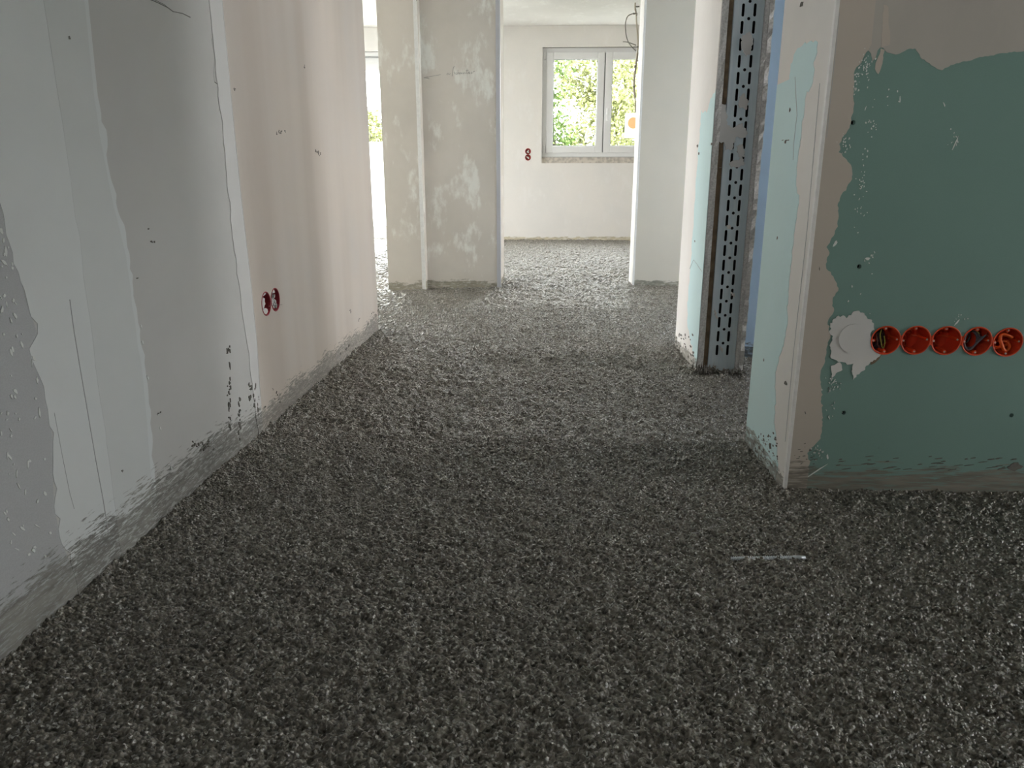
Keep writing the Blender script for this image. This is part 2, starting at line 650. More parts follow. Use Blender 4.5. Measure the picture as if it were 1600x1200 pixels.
def grains(x, y, cell, seed):
    """rounded grains of unequal size: height of the tallest dome over each point"""
    xi, yi = np.floor(x / cell).astype(np.int64), np.floor(y / cell).astype(np.int64)
    best = np.zeros_like(x)

    def hsh(a, b, s):
        n = (a * 374761393 + b * 668265263 + (seed + s) * 974634777) & 0xffffffff
        n = ((n ^ (n >> 13)) * 1274126177) & 0xffffffff
        return ((n ^ (n >> 16)) & 0xffff) / 65535.0
    for dx in (-1, 0, 1):
        for dy in (-1, 0, 1):
            a, b = xi + dx, yi + dy
            cx, cy = (a + hsh(a, b, 1)) * cell, (b + hsh(a, b, 2)) * cell
            r = cell * (.42 + .5 * hsh(a, b, 3))
            d2 = (x - cx) ** 2 + (y - cy) ** 2
            hgt = np.sqrt(np.maximum(r * r - d2, 0)) * (.6 + .8 * hsh(a, b, 4))
            best = np.maximum(best, hgt)
    return best


def floor_height(x, y, cell):
    h = (vnoise(x, y, .9, 1) - .5) * .010 + (vnoise(x, y, .22, 2) - .5) * .005 + (vnoise(x, y, .07, 3) - .5) * .0025
    if cell:
        clump = vnoise(x, y, cell * 4, 4)
        h = h + (clump - .5) * np.minimum(cell * .75, .006) + (vnoise(x, y, cell * 1.9, 6) - .5) * cell * .45 + grains(x, y, cell, 11) * (1.15 if cell < .015 else .75) + grains(x, y, cell * 2.3, 21) * .14 * (clump > .5) - cell * .6
    else:
        h = h + (vnoise(x, y, .03, 5) - .5) * .004
    # the screed is drawn up a little along the walls
    mound = np.exp(-np.maximum(x + .83, 0) / .03) * .006 * (y < 3.65) + np.exp(-np.abs(y - 1.70) / .03) * .005 * (x > .6)
    return h + mound


def grid_tier(x0, x1, y0, y1, step, fine):
    nx, ny = int(round((x1 - x0) / step)) + 1, int(round((y1 - y0) / step)) + 1
    X, Y = np.meshgrid(np.linspace(x0, x1, nx), np.linspace(y0, y1, ny))
    X, Y = X.ravel(), Y.ravel()
    if fine and step < .01:
        g = np.random.default_rng(5)
        X = X + g.uniform(-.3, .3, X.shape) * step
        Y = Y + g.uniform(-.3, .3, Y.shape) * step
    Z = floor_height(X, Y, fine)
    idx = np.arange(nx * ny).reshape(ny, nx)
    q = np.stack([idx[:-1, :-1], idx[:-1, 1:], idx[1:, 1:], idx[1:, :-1]], -1).reshape(-1, 4)
    return np.stack([X, Y, Z], -1), q


def build_floor():
    tiers = [grid_tier(-1.75, -.885, 3.55, 4.34, .0055, .0105), grid_tier(-.90, 1.40, .50, 2.05, .0026, .0068), grid_tier(-.90, 1.60, 2.03, 4.34, .0055, .0105),
             grid_tier(-2.6, 1.3, 4.27, 9.7, .0092, .018), grid_tier(-6.1, -2.59, 4.285, 9.7, .04, 0), grid_tier(1.29, 3.8, 4.285, 9.7, .04, 0),
             grid_tier(-.95, 3.8, -3.1, .505, .06, 0), grid_tier(1.39, 3.8, .50, 2.05, .04, 0), grid_tier(1.59, 3.8, 2.04, 4.30, .04, 0), grid_tier(-6.1, -1.74, 3.4, 4.30, .05, 0), grid_tier(-1.75, -.885, 3.4, 3.56, .05, 0)]
    for v, q in tiers:                                   # each farther field starts just under the nearer one
        for y in (2.03, 4.27):
            if abs(v[:, 1].min() - y) < .01:
                v[:, 2] -= .012 * (v[:, 1] < y + (.014 if y < 3 else .06))
    V, Q, b = [], [], 0
    for v, q in tiers:
        V.append(v)
        Q.append(q + b)
        b += len(v)
    V, Q = np.concatenate(V), np.concatenate(Q)
    me = bpy.data.meshes.new('floor')
    me.vertices.add(len(V))
    me.vertices.foreach_set('co', V.ravel())
    me.loops.add(Q.size)
    me.loops.foreach_set('vertex_index', Q.ravel().astype(np.int32))
    me.polygons.add(len(Q))
    me.polygons.foreach_set('loop_start', np.arange(0, Q.size, 4, dtype=np.int32))
    me.polygons.foreach_set('loop_total', np.full(len(Q), 4, dtype=np.int32))
    me.update(calc_edges=True)
    me.polygons.foreach_set('use_smooth', np.ones(len(Q), dtype=bool))
    return link('floor', me, M['screed'])


FLOOR = build_floor()
tag(FLOOR, 'rough dark grey freshly laid cement screed covering the floor', kind='structure')
box('slab', (-6.4, -3.4, -.30), (4.0, 9.75, -.045), M['cement'], FLOOR)
ceil_o = box('ceiling', (-6.4, -3.4, CEIL), (4.0, 9.75, CEIL + .3), M['ceiling'])
tag(ceil_o, 'white plastered ceiling above the far room', kind='structure')

# ------------------------------------------------------------------ setting: left wall
PL = Plane((-.843, .964), (.027, 2.676), (2.676, -.027))
PL.o = PL.at(-.964, 0)                                      # s = distance along the wall from y = 0
S_END = (3.645) / PL.d.y - PL.o.y / PL.d.y
lbox = [PL.px(415.2, 474.5), PL.px(428.2, 469)]
lbox[1] = (lbox[0][0] + .078, lbox[0][1])
wall_left = plate('wall_left', PL, rect(-3.3, -.06, S_END, CEIL + .02), [circle(s, z, .036) for s, z in lbox] + [rect(-1.04, 1.05, -.26, 1.95)], .14, M['left_board'])  # square hole is an unseen window behind the camera, added to light the jamb
tag(wall_left, 'long plastered wall with skim coat bands on the left of the corridor', kind='structure')
TOP = -420
EDGE_W = [(346, 0), (375, 300), (391, 440), (400, 530), (407, 625), (410, 672)]


def up_ext(plane, pix):
    """the wall coordinates of a traced edge, carried straight up to the ceiling and down into the floor"""
    p = [plane.px(*q) for q in pix]
    return p


def strip_poly(plane, left, right, zlo=-.03, zhi=CEIL):
    l, r = [plane.px(*q) for q in left], [plane.px(*q) for q in right]
    l = [(l[0][0], zhi)] + l + [(l[-1][0], zlo)]
    r = [(r[0][0], zhi)] + r + [(r[-1][0], zlo)]
    return l + r[::-1]


# pinkish smooth part reaching to the end of the wall
p = [PL.px(*q) for q in EDGE_W]
hole_gap = [(p[0][0], CEIL)] + p + [(p[-1][0], -.03), (S_END, -.03), (S_END, CEIL)]
plate('plaster_coat', PL, hole_gap, [circle(s, z, .036) for s, z in lbox], .0012, M['left_warm'], wall_left, front=.0012)
patch('joint_filler', PL, strip_poly(PL, [(326, 0), (332, 60), (336, 110), (340, 150), (347, 190), (351, 240), (354, 290), (364, 380), (374, 450), (386, 540), (395, 612), (403, 672)], EDGE_W), .0018, M['left_fill'], wall_left, amp=.0035, step=.02, seed=4, fixed=(0, 12, 13) + tuple(range(14, 24)), raw=True)
patch('skim_band', PL, strip_poly(PL, [(-250, 0), (-90, 150), (0, 318), (14, 380), (28, 425), (44, 480), (58, 522), (45, 545), (55, 575), (68, 605), (74, 640), (82, 690), (82, 740), (84, 790), (96, 850), (110, 880), (118, 905)],
                                   [(137, 0), (152, 150), (177, 292), (197, 375), (207, 430), (222, 545), (231, 610), (238, 690), (243, 760), (246, 830)]), .0010, M['left_skim'], wall_left, amp=.004, step=.014, seed=5, fixed=(0, 1, 16, 17, 18, 28, 29), raw=True)
patch('skim_band', PL, strip_poly(PL, [(67, 0), (98, 200), (113, 310), (127, 400), (140, 500), (152, 600), (170, 720), (186, 850)], [(131, 0), (146, 150), (170, 292), (190, 375), (200, 430), (215, 545), (224, 610), (231, 690), (236, 760), (240, 830)]), .0013, M['left_skim2'], wall_left, amp=.0015, step=.03, seed=15, fixed=(0, 8, 9, 10, 19, 20), raw=True)
# darker bare board behind the skim band
patch('bare_board', PL, strip_poly(PL, [(-700, 0), (-620, 600), (-450, 1400)], [(-250, 0), (-90, 150), (0, 318), (14, 380), (28, 425), (44, 480), (58, 522), (45, 545), (55, 575), (68, 605), (74, 640), (82, 690), (82, 740), (84, 790), (96, 850), (110, 880), (118, 905)]), .0005, M['left_dark'], wall_left, raw=True)


def line_on(plane, pts, w, mat, parent, name='crack', off=.0006, seg=4):
    bm = bmesh.new()
    q = [plane.at(*plane.px(*a), off) for a in pts]
    tube_bm(bm, q, w, seg)
    return from_bm(name, bm, mat, parent)


line_on(PL, [(234, -1), (248, 5), (262, 12), (270, 18), (285, 21), (297, 27)], .0009, M['crack'], wall_left)
line_on(PL, [(240, -1), (256, 7), (262, 12)], .0006, M['crack'], wall_left)
line_on(PL, [(335, 128), (344, 135), (350, 137), (353, 146), (361, 152)], .0008, M['crack'], wall_left)
line_on(PL, [(335, 128), (333, 118), (335, 90), (330, 60)], .0004, M['softcrack'], wall_left)
line_on(PL, [(108, 468), (115, 520), (125, 580), (137, 650), (148, 715), (160, 780), (169, 835)], .0011, M['softcrack'], wall_left, off=.0010)  # crease, its soft shadow drawn as a grey line
line_on(PL, [(84, 645), (96, 710), (108, 770), (115, 795)], .0006, M['softcrack'], wall_left, off=.0010)  # crease shadow drawn as a line, like the one above
line_on(PL, [(346, 0), (361, 160), (375, 300), (391, 440), (400, 530), (406, 620)], .0011, M['whitebead'], wall_left, 'bead_edge', off=.0018)
r0 = random.Random(12)
dark, light = [], []
for (x, y0, y1, k) in ((356, 540, 558, 7), (358, 568, 672, 26), (374, 622, 690, 16), (390, 588, 625, 12), (397, 600, 640, 10), (403, 620, 650, 8)):
    for _ in range(k):
        dark.append((x + r0.gauss(0, 1.3), r0.uniform(y0, y1), r0.uniform(.3, .9), r0.uniform(1, 4.2), 0))
for (x, y) in ((432, 207), (436, 208), (434, 205), (439, 206), (444, 205), (493, 236), (496, 238), (498, 239), (500, 241), (476, 104), (107, 59), (366, 140), (108, 60), (302, 690), (316, 695), (318, 701), (333, 700), (308, 697), (321, 697), (240, 378), (231, 357), (190, 735), (250, 644), (246, 645), (237, 377), (215, 435),
                (425, 608), (431, 612), (433, 617), (428, 622), (436, 626), (414, 636), (547, 486), (560, 499), (582, 489), (586, 492), (590, 486), (584, 496), (575, 505), (545, 540), (540, 545), (530, 552)):
    for _ in range(3):
        dark.append((x + r0.gauss(0, 1), y + r0.gauss(0, 1), r0.uniform(.25, .75), r0.uniform(.4, 1.2), r0.uniform(-1, 1)))
for i in range(11):
    dark.append((r0.uniform(300, 330), r0.uniform(684, 706), r0.uniform(.5, 2.0), r0.uniform(.8, 2.6), r0.uniform(-1, 1)))
specks('cement_spots', PL, dark, .0022, M['cement'], wall_left, 5)
for i in range(70):
    y = r0.uniform(360, 870)
    xm = np.interp(y, [318, 522, 640, 790, 880], [0, 55, 72, 82, 105])
    light.append((r0.uniform(0, max(2, xm - 4)), y, r0.uniform(.5, 2.2), r0.uniform(1, 7), r0.uniform(-.5, .9)))
for (x, y) in ((220, 510), (222, 535), (250, 670), (267, 732), (230, 590)):
    light.append((x, y, 1.0, 3.5, .3))
specks('plaster_scraps', PL, light, .0018, M['speck'], wall_left, 6)

# ------------------------------------------------------------------ setting: far wall with windows
YF = 9.38
PF = Plane((0, YF), (1, 0), (0, -1))
wl, wt = PF.px(848, 74)
_, wb = PF.px(848, 245)
sl, sb = wl, PF.px(848, 255)[1]
wr = wl + 1.50
fbox = [PF.px(825, 236.5), PF.px(825, 245.8)]
fbox = [(fbox[0][0], fbox[0][1]), (fbox[0][0], fbox[0][1] - .071)]
dl, dr, dt = -5.6, -1.36, PF.px(580, 80)[1]  # glazing stretched far left, out of view, to bring light to the jamb
wall_far = plate('wall_far', PF, rect(-6.4, -.06, 4.0, CEIL + .02), [rect(wl, sb, wr, wt), rect(dl, -.02, dr, dt)] + [circle(s, z, .034, 20) for s, z in fbox], .36, M['far'])
tag(wall_far, 'bright cream plastered wall around the window in the far room', kind='structure')
trim_w = .008
box('plaster_edge', (wl - .012, YF - .002, wt), (wr, YF + .03, wt + .012), M['whitebead'], wall_far)

window_1 = empty('window_1', ((wl + wr) / 2, YF + .05, wb))
tag(window_1, 'white two sash window in the far wall with green foliage behind', kind='structure')


def frame(name, s0, z0, s1, z1, w, ya, yb, mat, parent, bevel=.004):
    bm = bmesh.new()
    add_box(bm, (s0, ya, z0), (s0 + w, yb, z1), bevel)
    add_box(bm, (s1 - w, ya, z0), (s1, yb, z1), bevel)
    add_box(bm, (s0 + w - .001, ya + .0004, z1 - w), (s1 - w + .001, yb, z1), bevel)
    add_box(bm, (s0 + w - .001, ya + .0004, z0), (s1 - w + .001, yb, z0 + w), bevel)
    return from_bm(name, bm, mat, parent)


frame('frame', wl, wb, wr, wt, .055, YF + .05, YF + .12, M['pvc'], window_1)
xm = PF.px(944.5, 150)[0]
box('centre_post', (xm - .035, YF + .062, wb + .04), (xm + .035, YF + .118, wt - .04), M['pvc'], window_1)
box('joint', (xm - .008, YF + .055, wb + .05), (xm + .008, YF + .061, wt - .05), M['gasket'], window_1)
for k, (a, b) in enumerate(((wl + .05, xm - .006), (xm + .006, wr - .05))):
    sash = frame('sash', a, wb + .045, b, wt - .045, .082, YF + .035, YF + .11, M['pvc'], window_1, .007)
    g0 = (a + .08, wb + .125, b - .08, wt - .125)
    frame('gasket', g0[0], g0[1], g0[2], g0[3], .008, YF + .045, YF + .06, M['gasket'], sash, .001)
    box('pane', (g0[0] + .002, YF + .066, g0[1] + .002), (g0[2] - .002, YF + .084, g0[3] - .002), M['glass'], sash)
    if k == 0:
        for z in (wt - .13, wb + .05):
            box('hinge', (wl + .018, YF + .03, z), (wl + .042, YF + .052, z + .085), M['pvc'], window_1, .005)
    else:
        hx, hz = PF.px(949.5, 172)
        hd = box('handle', (hx - .012, YF + .012, hz - .055), (hx + .016, YF + .036, hz + .03), M['pvc'], sash, .006)
        box('lever', (hx - .009, YF - .012, hz - .12), (hx + .011, YF + .006, hz + .02), M['pvc'], sash, .005)
        box('lever_neck', (hx - .006, YF + .0, hz - .0), (hx + .008, YF + .02, hz + .014), M['pvc'], sash, .003)
        s0, z1 = PF.px(978, 176)
        s1, z0 = PF.px(1001, 215)
        st = box('sticker', (s0, YF + .0645, z0), (s1, YF + .0655, z1), M['sticker'], sash)
        bm = bmesh.new()
        cx, cz = PF.px(990.5, 191.5)
        PS = Plane((0, YF + .0645), (1, 0), (0, -1))
        add_patch(bm, PS, circle(cx, cz, .066, 28), .0004, 0)
        from_bm('sticker_print', bm, M['stickerspot'], sash)
box('window_sill_strip', (wl - .01, YF + .03, sb - .01), (wr + .01, YF + .14, wb - .006), M['rawsill'], window_1)
box('sealing_strip', (wl - .01, YF + .05, wb - .010), (wr + .01, YF + .12, wb + .002), M['gasket'], window_1)

window_2 = empty('window_2', ((dl + dr) / 2, YF + .1, 0))
tag(window_2, 'tall glazed terrace door at the far end left of the pillar', kind='structure')
ds = PF.px(580, 87)[1]
box('shutter_box', (dl, YF + .03, ds), (dr, YF + .26, dt - .004), M['pvc'], window_2, .004)
frame('frame', dl, .02, dr, ds - .012, .07, YF + .06, YF + .14, M['pvc'], window_2)
box('joint', (dl, YF + .04, ds - .014), (dr, YF + .12, ds + .001), M['gasket'], window_2)
dw = (dr - dl - .12) / 4
for i in range(4):
    a, b = dl + .06 + dw * i + .003, dl + .06 + dw * (i + 1) - .003
    sash = frame('sash', a, .08, b, ds - .07, .085, YF + .045, YF + .13, M['pvc'], window_2, .007)
    box('pane', (a + .08, YF + .08, .16), (b - .08, YF + .10, ds - .15), M['glass'], sash)
box('threshold', (dl, YF + .02, -.02), (dr, YF + .30, .03), M['pvc'], window_2)

# ------------------------------------------------------------------ setting: pillar with recess in the middle distance
col_poly = [(-1.045, 5.06), (-.789, 5.06), (-.789, 5.165), (-.275, 5.165), (-.275, 5.68), (-1.045, 5.68)]
wall_col = prism('wall_column', col_poly, -.06, CEIL + .02, M['column'])
tag(wall_col, 'beige plastered pillar with a shallow recess in the middle of the room', kind='structure')
PCr = Plane((0, 5.165), (1, 0), (0, -1))
box('corner_bead', (-.300, 5.1625, -.01), (-.2735, 5.168, CEIL), M['bead'], wall_col)
box('corner_bead', (-.2755, 5.163, -.01), (-.2725, 5.20, CEIL), M['bead'], wall_col)
box('corner_bead', (-.812, 5.0585, -.01), (-.7875, 5.062, CEIL), M['whitebead'], wall_col)
cz3 = lambda x, y: (560 + x / 5.333, y / 5.333)
strokes = [[(685, 622), (640, 630), (590, 640), (545, 648)], [(578, 640), (545, 648), (590, 656)],
           [(735, 622), (742, 608), (746, 624), (754, 608), (758, 624), (766, 612)],
           [(806, 558), (796, 556), (790, 568), (786, 600), (780, 636)],
           [(800, 598), (796, 604), (804, 612), (798, 618)], [(818, 604), (810, 610), (812, 620), (822, 616)],
           [(830, 580), (826, 620), (832, 606), (840, 606), (840, 620)], [(852, 604), (846, 612), (852, 618), (860, 604), (862, 616)],
           [(870, 618), (874, 602), (880, 616), (886, 602), (892, 614)], [(906, 572), (902, 614), (910, 612)], [(896, 590), (918, 586)],
           [(918, 606), (928, 602), (924, 596), (918, 606), (922, 614), (932, 610)], [(944, 596), (938, 602), (948, 608), (940, 614)], [(956, 604), (956, 598), (970, 594)]]
bm = bmesh.new()
for st in strokes:
    tube_bm(bm, [PCr.at(*PCr.px(*cz3(*q)), .0004) for q in st], .0013, 4)
tag(from_bm('pencil_note', bm, M['pencil'], wall_col), 'faint pencil handwriting with an arrow pointing left')

# ------------------------------------------------------------------ setting: grey-beige wall to the right, behind the partition
wall_rf = box('wall_passage', (.672, 5.36, -.06), (3.8, 5.58, CEIL + .02), M['greybeige'])
tag(wall_rf, 'smooth grey beige wall end facing the corridor right of the window', kind='structure')
box('corner_bead', (.6705, 5.358, -.01), (.674, 5.582, CEIL), M['whitebead'], wall_rf)
box('corner_bead', (.6705, 5.3585, -.01), (.684, 5.362, CEIL), M['whitebead'], wall_rf)

# ------------------------------------------------------------------ setting: drywall partition with its open end and steel profile
XP, YP = .625, 2.85
wall_part = empty('wall_partition', (XP + .09, YP + .2, 0))
tag(wall_part, 'short drywall partition with an open end showing its steel profile', kind='structure')


def jag_board(name, x0, x1, y0, y1, mat, parent, seed, jag=.004, step=.02):
    """a plasterboard layer whose front end is broken unevenly"""
    r = random.Random(seed)
    bm = bmesh.new()
    n = int((CEIL + .03) / step)
    rows = []
    for i in range(n + 1):
        z = -.03 + i * step
        j1, j2 = r.uniform(0, jag), r.uniform(0, jag)
        rows.append([bm.verts.new(c) for c in ((x0, y0 + j1, z), (x1, y0 + j2, z), (x1, y1, z), (x0, y1, z))])
    for a, b in zip(rows, rows[1:]):
        for k in range(4):
            bm.faces.new((a[k], a[(k + 1) % 4], b[(k + 1) % 4], b[k]))
    bm.faces.new(rows[0])
    bm.faces.new(rows[-1])
    return from_bm(name, bm, mat, parent)


box('plaster_coat', (XP, YP + .006, -.03), (XP + .004, 3.34, CEIL), M['white_y'], wall_part)
jag_board('plasterboard', XP + .002, XP + .013, YP, 3.34, M['gypsum'], wall_part, 1)
jag_board('plasterboard', XP + .0135, XP + .025, YP + .002, 3.34, M['gypsum'], wall_part, 2)
jag_board('plasterboard', XP + .152, XP + .165, YP + .004, 3.13, M['gypsum'], wall_part, 3, .007)
jag_board('plasterboard', XP + .166, XP + .182, YP - .002, 3.13, M['gypsum'], wall_part, 4, .010)
box('cavity_shade_block', (XP + .02, YP + .30, -.03), (XP + .16, 3.2, CEIL), M['black'], wall_part)  # black block painting the shade deep in the cavity
# brown wooden strip, in three lengths
PE = Plane((0, YP + .012), (1, 0), (0, -1))
x0w, x1w = XP + .0255, XP + .0445
zz = [(-.03, PE.px(1120, 262)[1]), (PE.px(1120, 262)[1] + .001, PE.px(1124, 219)[1]), (PE.px(1130, 162)[1], CEIL)]
for k, (a, b) in enumerate(zz):
    box('wooden_strip', (x0w, YP + .018 + .002 * k, a), (x1w, YP + .05, b), M['wood'], wall_part)
# perforated steel profile
sx0, sx1 = XP + .046, XP + .150
PSt = Plane((0, YP + .014), (1, 0), (0, -1))
holes = []
pz = .0555
zs0 = PSt.px(1130, 547)[1]
cxs = ((sx0 + sx1) / 2 - .0205, (sx0 + sx1) / 2 + .0205)
k = 0
z = zs0
while z < CEIL - .04:
    if z > .02:
        for c in cxs:
            holes.append(slot(c, z, .0098, .0425))
    if z + pz / 2 > .02:
        holes.append(circle((sx0 + sx1) / 2 + .001, z + pz / 2, .0056, 12))
    z += pz
stud = plate('steel_profile', PSt, rect(sx0, -.03, sx1, CEIL), holes, .0018, M['steel'], wall_part)
tag(stud, 'perforated blue grey steel profile with two rows of slots')
bm = bmesh.new()
for xa in (sx0, sx1 - .0018):
    add_box(bm, (xa, YP + .0155, -.03), (xa + .0018, YP + .07, CEIL))
from_bm('flange', bm, M['steel'], stud)
box('slot_shade_sheet', (sx0 + .002, YP + .09, -.03), (sx1 - .002, YP + .093, CEIL), M['black'], stud)  # added black sheet that keeps the slots dark, no part of the profile
# plaster smeared on the profile
for k, pix in enumerate(([(1160, 55), (1172, 50), (1176, 65), (1172, 85), (1166, 88), (1158, 75)], [(1155, 152), (1162, 146), (1170, 158), (1166, 172), (1155, 168)],
                         [(1126, 162), (1134, 164), (1136, 195), (1146, 200), (1160, 192), (1168, 208), (1164, 215), (1150, 214), (1142, 235), (1133, 234), (1131, 222), (1119, 220), (1124, 190)],
                         [(1140, 255), (1150, 250), (1160, 246), (1164, 256), (1154, 262), (1142, 262)], [(1150, 228), (1160, 225), (1163, 245), (1155, 246)],
                         [(1135, 352), (1141, 352), (1140, 358), (1136, 357)], [(1141, 456), (1148, 458), (1148, 463), (1143, 462)], [(1116, 482), (1119, 488), (1121, 498), (1118, 496)], [(1125, 540), (1130, 545), (1128, 551)])):
    patch('plaster_smear', PSt, pix, .004, M['whiteplaster'], stud, amp=.0022, step=.004, seed=40 + k)
PM = Plane((XP, 0), (0, 1), (-1, 0))
mint = [(1121, 138), (1113, 152), (1106, 172), (1099, 176), (1096, 172), (1094, 200), (1091, 235), (1087, 300), (1083, 360), (1080, 405), (1076, 450), (1074, 500), (1078, 530), (1086, 562)]
pm = [PM.px(*q) for q in mint]
pm = [(YP + .004, pm[0][1])] + pm[1:] + [(YP + .03, -.02), (YP + .004, -.02)]
patch('mint_board_face', PM, pm, .0008, M['mint'], wall_part, amp=.006, step=.012, seed=9, fixed=(len(pm) - 1, len(pm) - 2), raw=True)
line_on(PM, [(1078, 420), (1084, 406), (1089, 412), (1097, 424)], .0009, M['softcrack'], wall_part, off=.001)
r1 = random.Random(4)
specks('cement_spots', PM, [(r1.uniform(1056, 1086), r1.uniform(518, 575), r1.uniform(.4, 1.2), r1.uniform(.8, 2.5), 0) for _ in range(40)] + [(1090, 228, 1, 2, 0), (1092, 240, 1, 2, 0), (1086, 377, .6, 1.6, 0), (1112, 225, 1, 2, 0)], .0015, M['cement'], wall_part, 8)
# crumbs of screed thrown up at the foot of the open end
bm = bmesh.new()
for _ in range(170):
    cx, cy = r1.uniform(XP - .005, XP + .19), YP + r1.gauss(-.005, .012)
    rr = r1.uniform(.003, .008)
    m_ = bmesh.ops.create_icosphere(bm, subdivisions=1, radius=rr)
    for v in m_['verts']:
        v.co = Vector((v.co.x * r1.uniform(.8, 1.2) + cx, v.co.y * r1.uniform(.8, 1.2) + cy, v.co.z * .9 + abs(r1.gauss(0, .009)) * (1.5 if cx < XP + .07 else .8)))
tag(from_bm('screed_crumbs', bm, M['screed'], FLOOR), kind='stuff')

# ------------------------------------------------------------------ setting: blue wall inside the right-hand room
wall_blue = box('wall_side_room', (XP + .1, 3.13, -.06), (3.8, 3.34, CEIL + .02), M['blue'])
tag(wall_blue, 'pale blue wall seen through the door opening behind the steel profile', kind='structure')

# ------------------------------------------------------------------ setting: green plasterboard wall on the right
XG, YG, YGB = .607, 1.70, 2.06
PG = Plane((0, YG), (1, 0), (0, -1))
PJ = Plane((XG, 0), (0, 1), (-1, 0))
bx = [PG.px(x, y) for x, y in ((1383.5, 531.5), (1430.5, 531.5), (1478, 532), (1526, 533), (1574, 534.5))]
RB = .0328
vh = [PG.px(x, y) for x, y in ((1333, 191.5), (1342.5, 416.5), (1318.5, 645), (1580.5, 649))]
wall_right = empty('wall_right', (XG + 1, YG + .2, 0))
tag(wall_right, 'green plasterboard wall with patchy plaster and socket boxes on the right', kind='structure')
green_board = plate('plasterboard', PG, rect(XG + .001, -.03, 3.8, CEIL), [circle(s, z, RB + .0005, 40) for s, z in bx] + [circle(s, z, .0050, 14) for s, z in vh], .0125, M['green'], wall_right)
tag(green_board, 'dark green moisture resistant plasterboard')
box('wall_core', (XG + .02, YG + .075, -.03), (3.8, YGB, CEIL), M['black'], wall_right)  # wall body, coloured black for the shade behind the holes
box('jamb_board', (XG, YG + .0, -.03), (XG + .02, YGB, CEIL), M['white_y'], wall_right)
# plaster coat along the corner
edge = [(1362, 60), (1357, 78), (1350, 88), (1338, 105), (1334, 120), (1333, 170), (1331, 180), (1327, 200), (1318, 212), (1311, 225), (1310, 238), (1320, 247), (1327, 255), (1331, 265), (1331, 280), (1323, 292), (1317, 300), (1312, 310), (1310, 325),
        (1308, 350), (1304, 365), (1291, 386), (1296, 395), (1291, 420), (1302, 432), (1310, 450), (1301, 465), (1300, 478), (1302, 488), (1293, 503), (1297, 520), (1293, 535), (1290, 556), (1284, 575), (1281, 590), (1283, 610), (1284, 640), (1285, 665), (1282, 685), (1271, 697), (1261, 708), (1266, 720), (1262, 745)]
pe = [PG.px(*q) for q in edge]
top_gap = PG.px(1372, -40)
poly = [(XG + .0005, CEIL), (top_gap[0], CEIL), top_gap] + pe + [(pe[-1][0], -.03), (XG + .0005, -.03)]
patch('plaster_coat', PG, poly, .0012, M['tan'], wall_right, amp=.0016, step=.005, seed=21, fixed=(0, 1, 2, len(poly) - 2, len(poly) - 1, len(poly) - 3), raw=True)
skim = [(1355, 78), (1361, 84), (1363, 96), (1368, 90), (1371, 79), (1376, 73), (1381, 76), (1390, 83), (1405, 84), (1418, 77), (1430, 76), (1440, 92), (1455, 102), (1472, 110), (1490, 101), (1510, 96), (1535, 89), (1565, 83), (1600, 80), (1700, 72), (1900, 60)]
ps = [PG.px(*q) for q in skim]
poly = [(PG.px(1345, 0)[0], CEIL), (PG.px(1348, 40)[0], PG.px(1348, 40)[1])] + ps + [(ps[-1][0], CEIL)]
patch('skim_coat', PG, poly, .0009, M['greyskim'], wall_right, amp=.0010, step=.005, seed=22, fixed=(0, len(poly) - 1, len(poly) - 2), raw=True)
patch('filler_scrape', PG, [(1380, 8), (1388, 12), (1390, 70), (1376, 75), (1378, 40)], .0014, M['tan'], wall_right, amp=.001, step=.005, seed=23)
patch('filler_scrape', PG, [(1376, 76), (1382, 78), (1379, 95), (1372, 116), (1367, 108), (1370, 94)], .0012, M['tan'], wall_right, amp=.0007, step=.005, seed=24)
# gypsum smear round the covered box
patch('gypsum_smear', PG, [(1297, 505), (1310, 493), (1322, 497), (1336, 486), (1350, 489), (1362, 503), (1366, 515), (1360, 520), (1360, 537), (1366, 548), (1376, 554), (1368, 562), (1358, 568), (1346, 580), (1333, 593), (1330, 580), (1333, 568), (1318, 566), (1305, 562), (1297, 556), (1296, 540), (1300, 528)], .0016, M['whiteplaster'], wall_right, amp=.0022, step=.004, seed=25)
patch('gypsum_smear', PG, [(1298, 572), (1312, 566), (1316, 578), (1300, 590)], .0013, M['whiteplaster'], wall_right, amp=.0014, step=.004, seed=26)
c0 = PG.px(1333.5, 528.5)
patch('gypsum_plug', PG, circle(c0[0], c0[1], .0345, 36), .0034, M['whiteplaster'], wall_right, raw=True)
patch('torn_paper', PG, [(1360, 558), (1370, 553), (1377, 555), (1368, 566), (1360, 570)], .0009, M['wood'], wall_right, amp=.0008, step=.004, seed=27)
r2 = random.Random(31)
lt = []
for (x, y, n, sx, sy) in ((1352, 100, 40, 6, 12), (1337, 130, 22, 3, 10), (1320, 225, 24, 7, 8), (1362, 195, 16, 5, 12), (1350, 255, 10, 4, 16), (1345, 290, 14, 6, 8), (1375, 150, 8, 18, 10), (1342, 330, 12, 5, 14), (1355, 400, 6, 6, 4), (1300, 600, 24, 5, 6), (1298, 640, 10, 6, 16), (1278, 705, 20, 7, 6), (1340, 470, 5, 14, 16), (1500, 500, 7, 8, 5), (1492, 215, 12, 5, 14)):
    for _ in range(n):
        lt.append((x + r2.gauss(0, sx), y + r2.gauss(0, sy), r2.uniform(.3, 1.1), r2.uniform(.4, 1.9), r2.uniform(-.5, .4)))
lt += [(1356, 404, 4, 2, .3), (1475, 163, .7, 4, .5), (1406, 155, .6, 6, .1), (1492, 225, .8, 12, -.3), (1305, 380, 2, 5, -.6), (1293, 713, 1.5, 4, .2), (1277, 735, 1, 16, -.9), (1495, 504, 1, 7, -.6), (1352, 170, .5, 4, -.2)]
specks('plaster_scraps', PG, lt, .0012, M['speck'], wall_right, 9)
dk = [(1372 + r2.gauss(0, 1), 700, .3, .3, 0)]
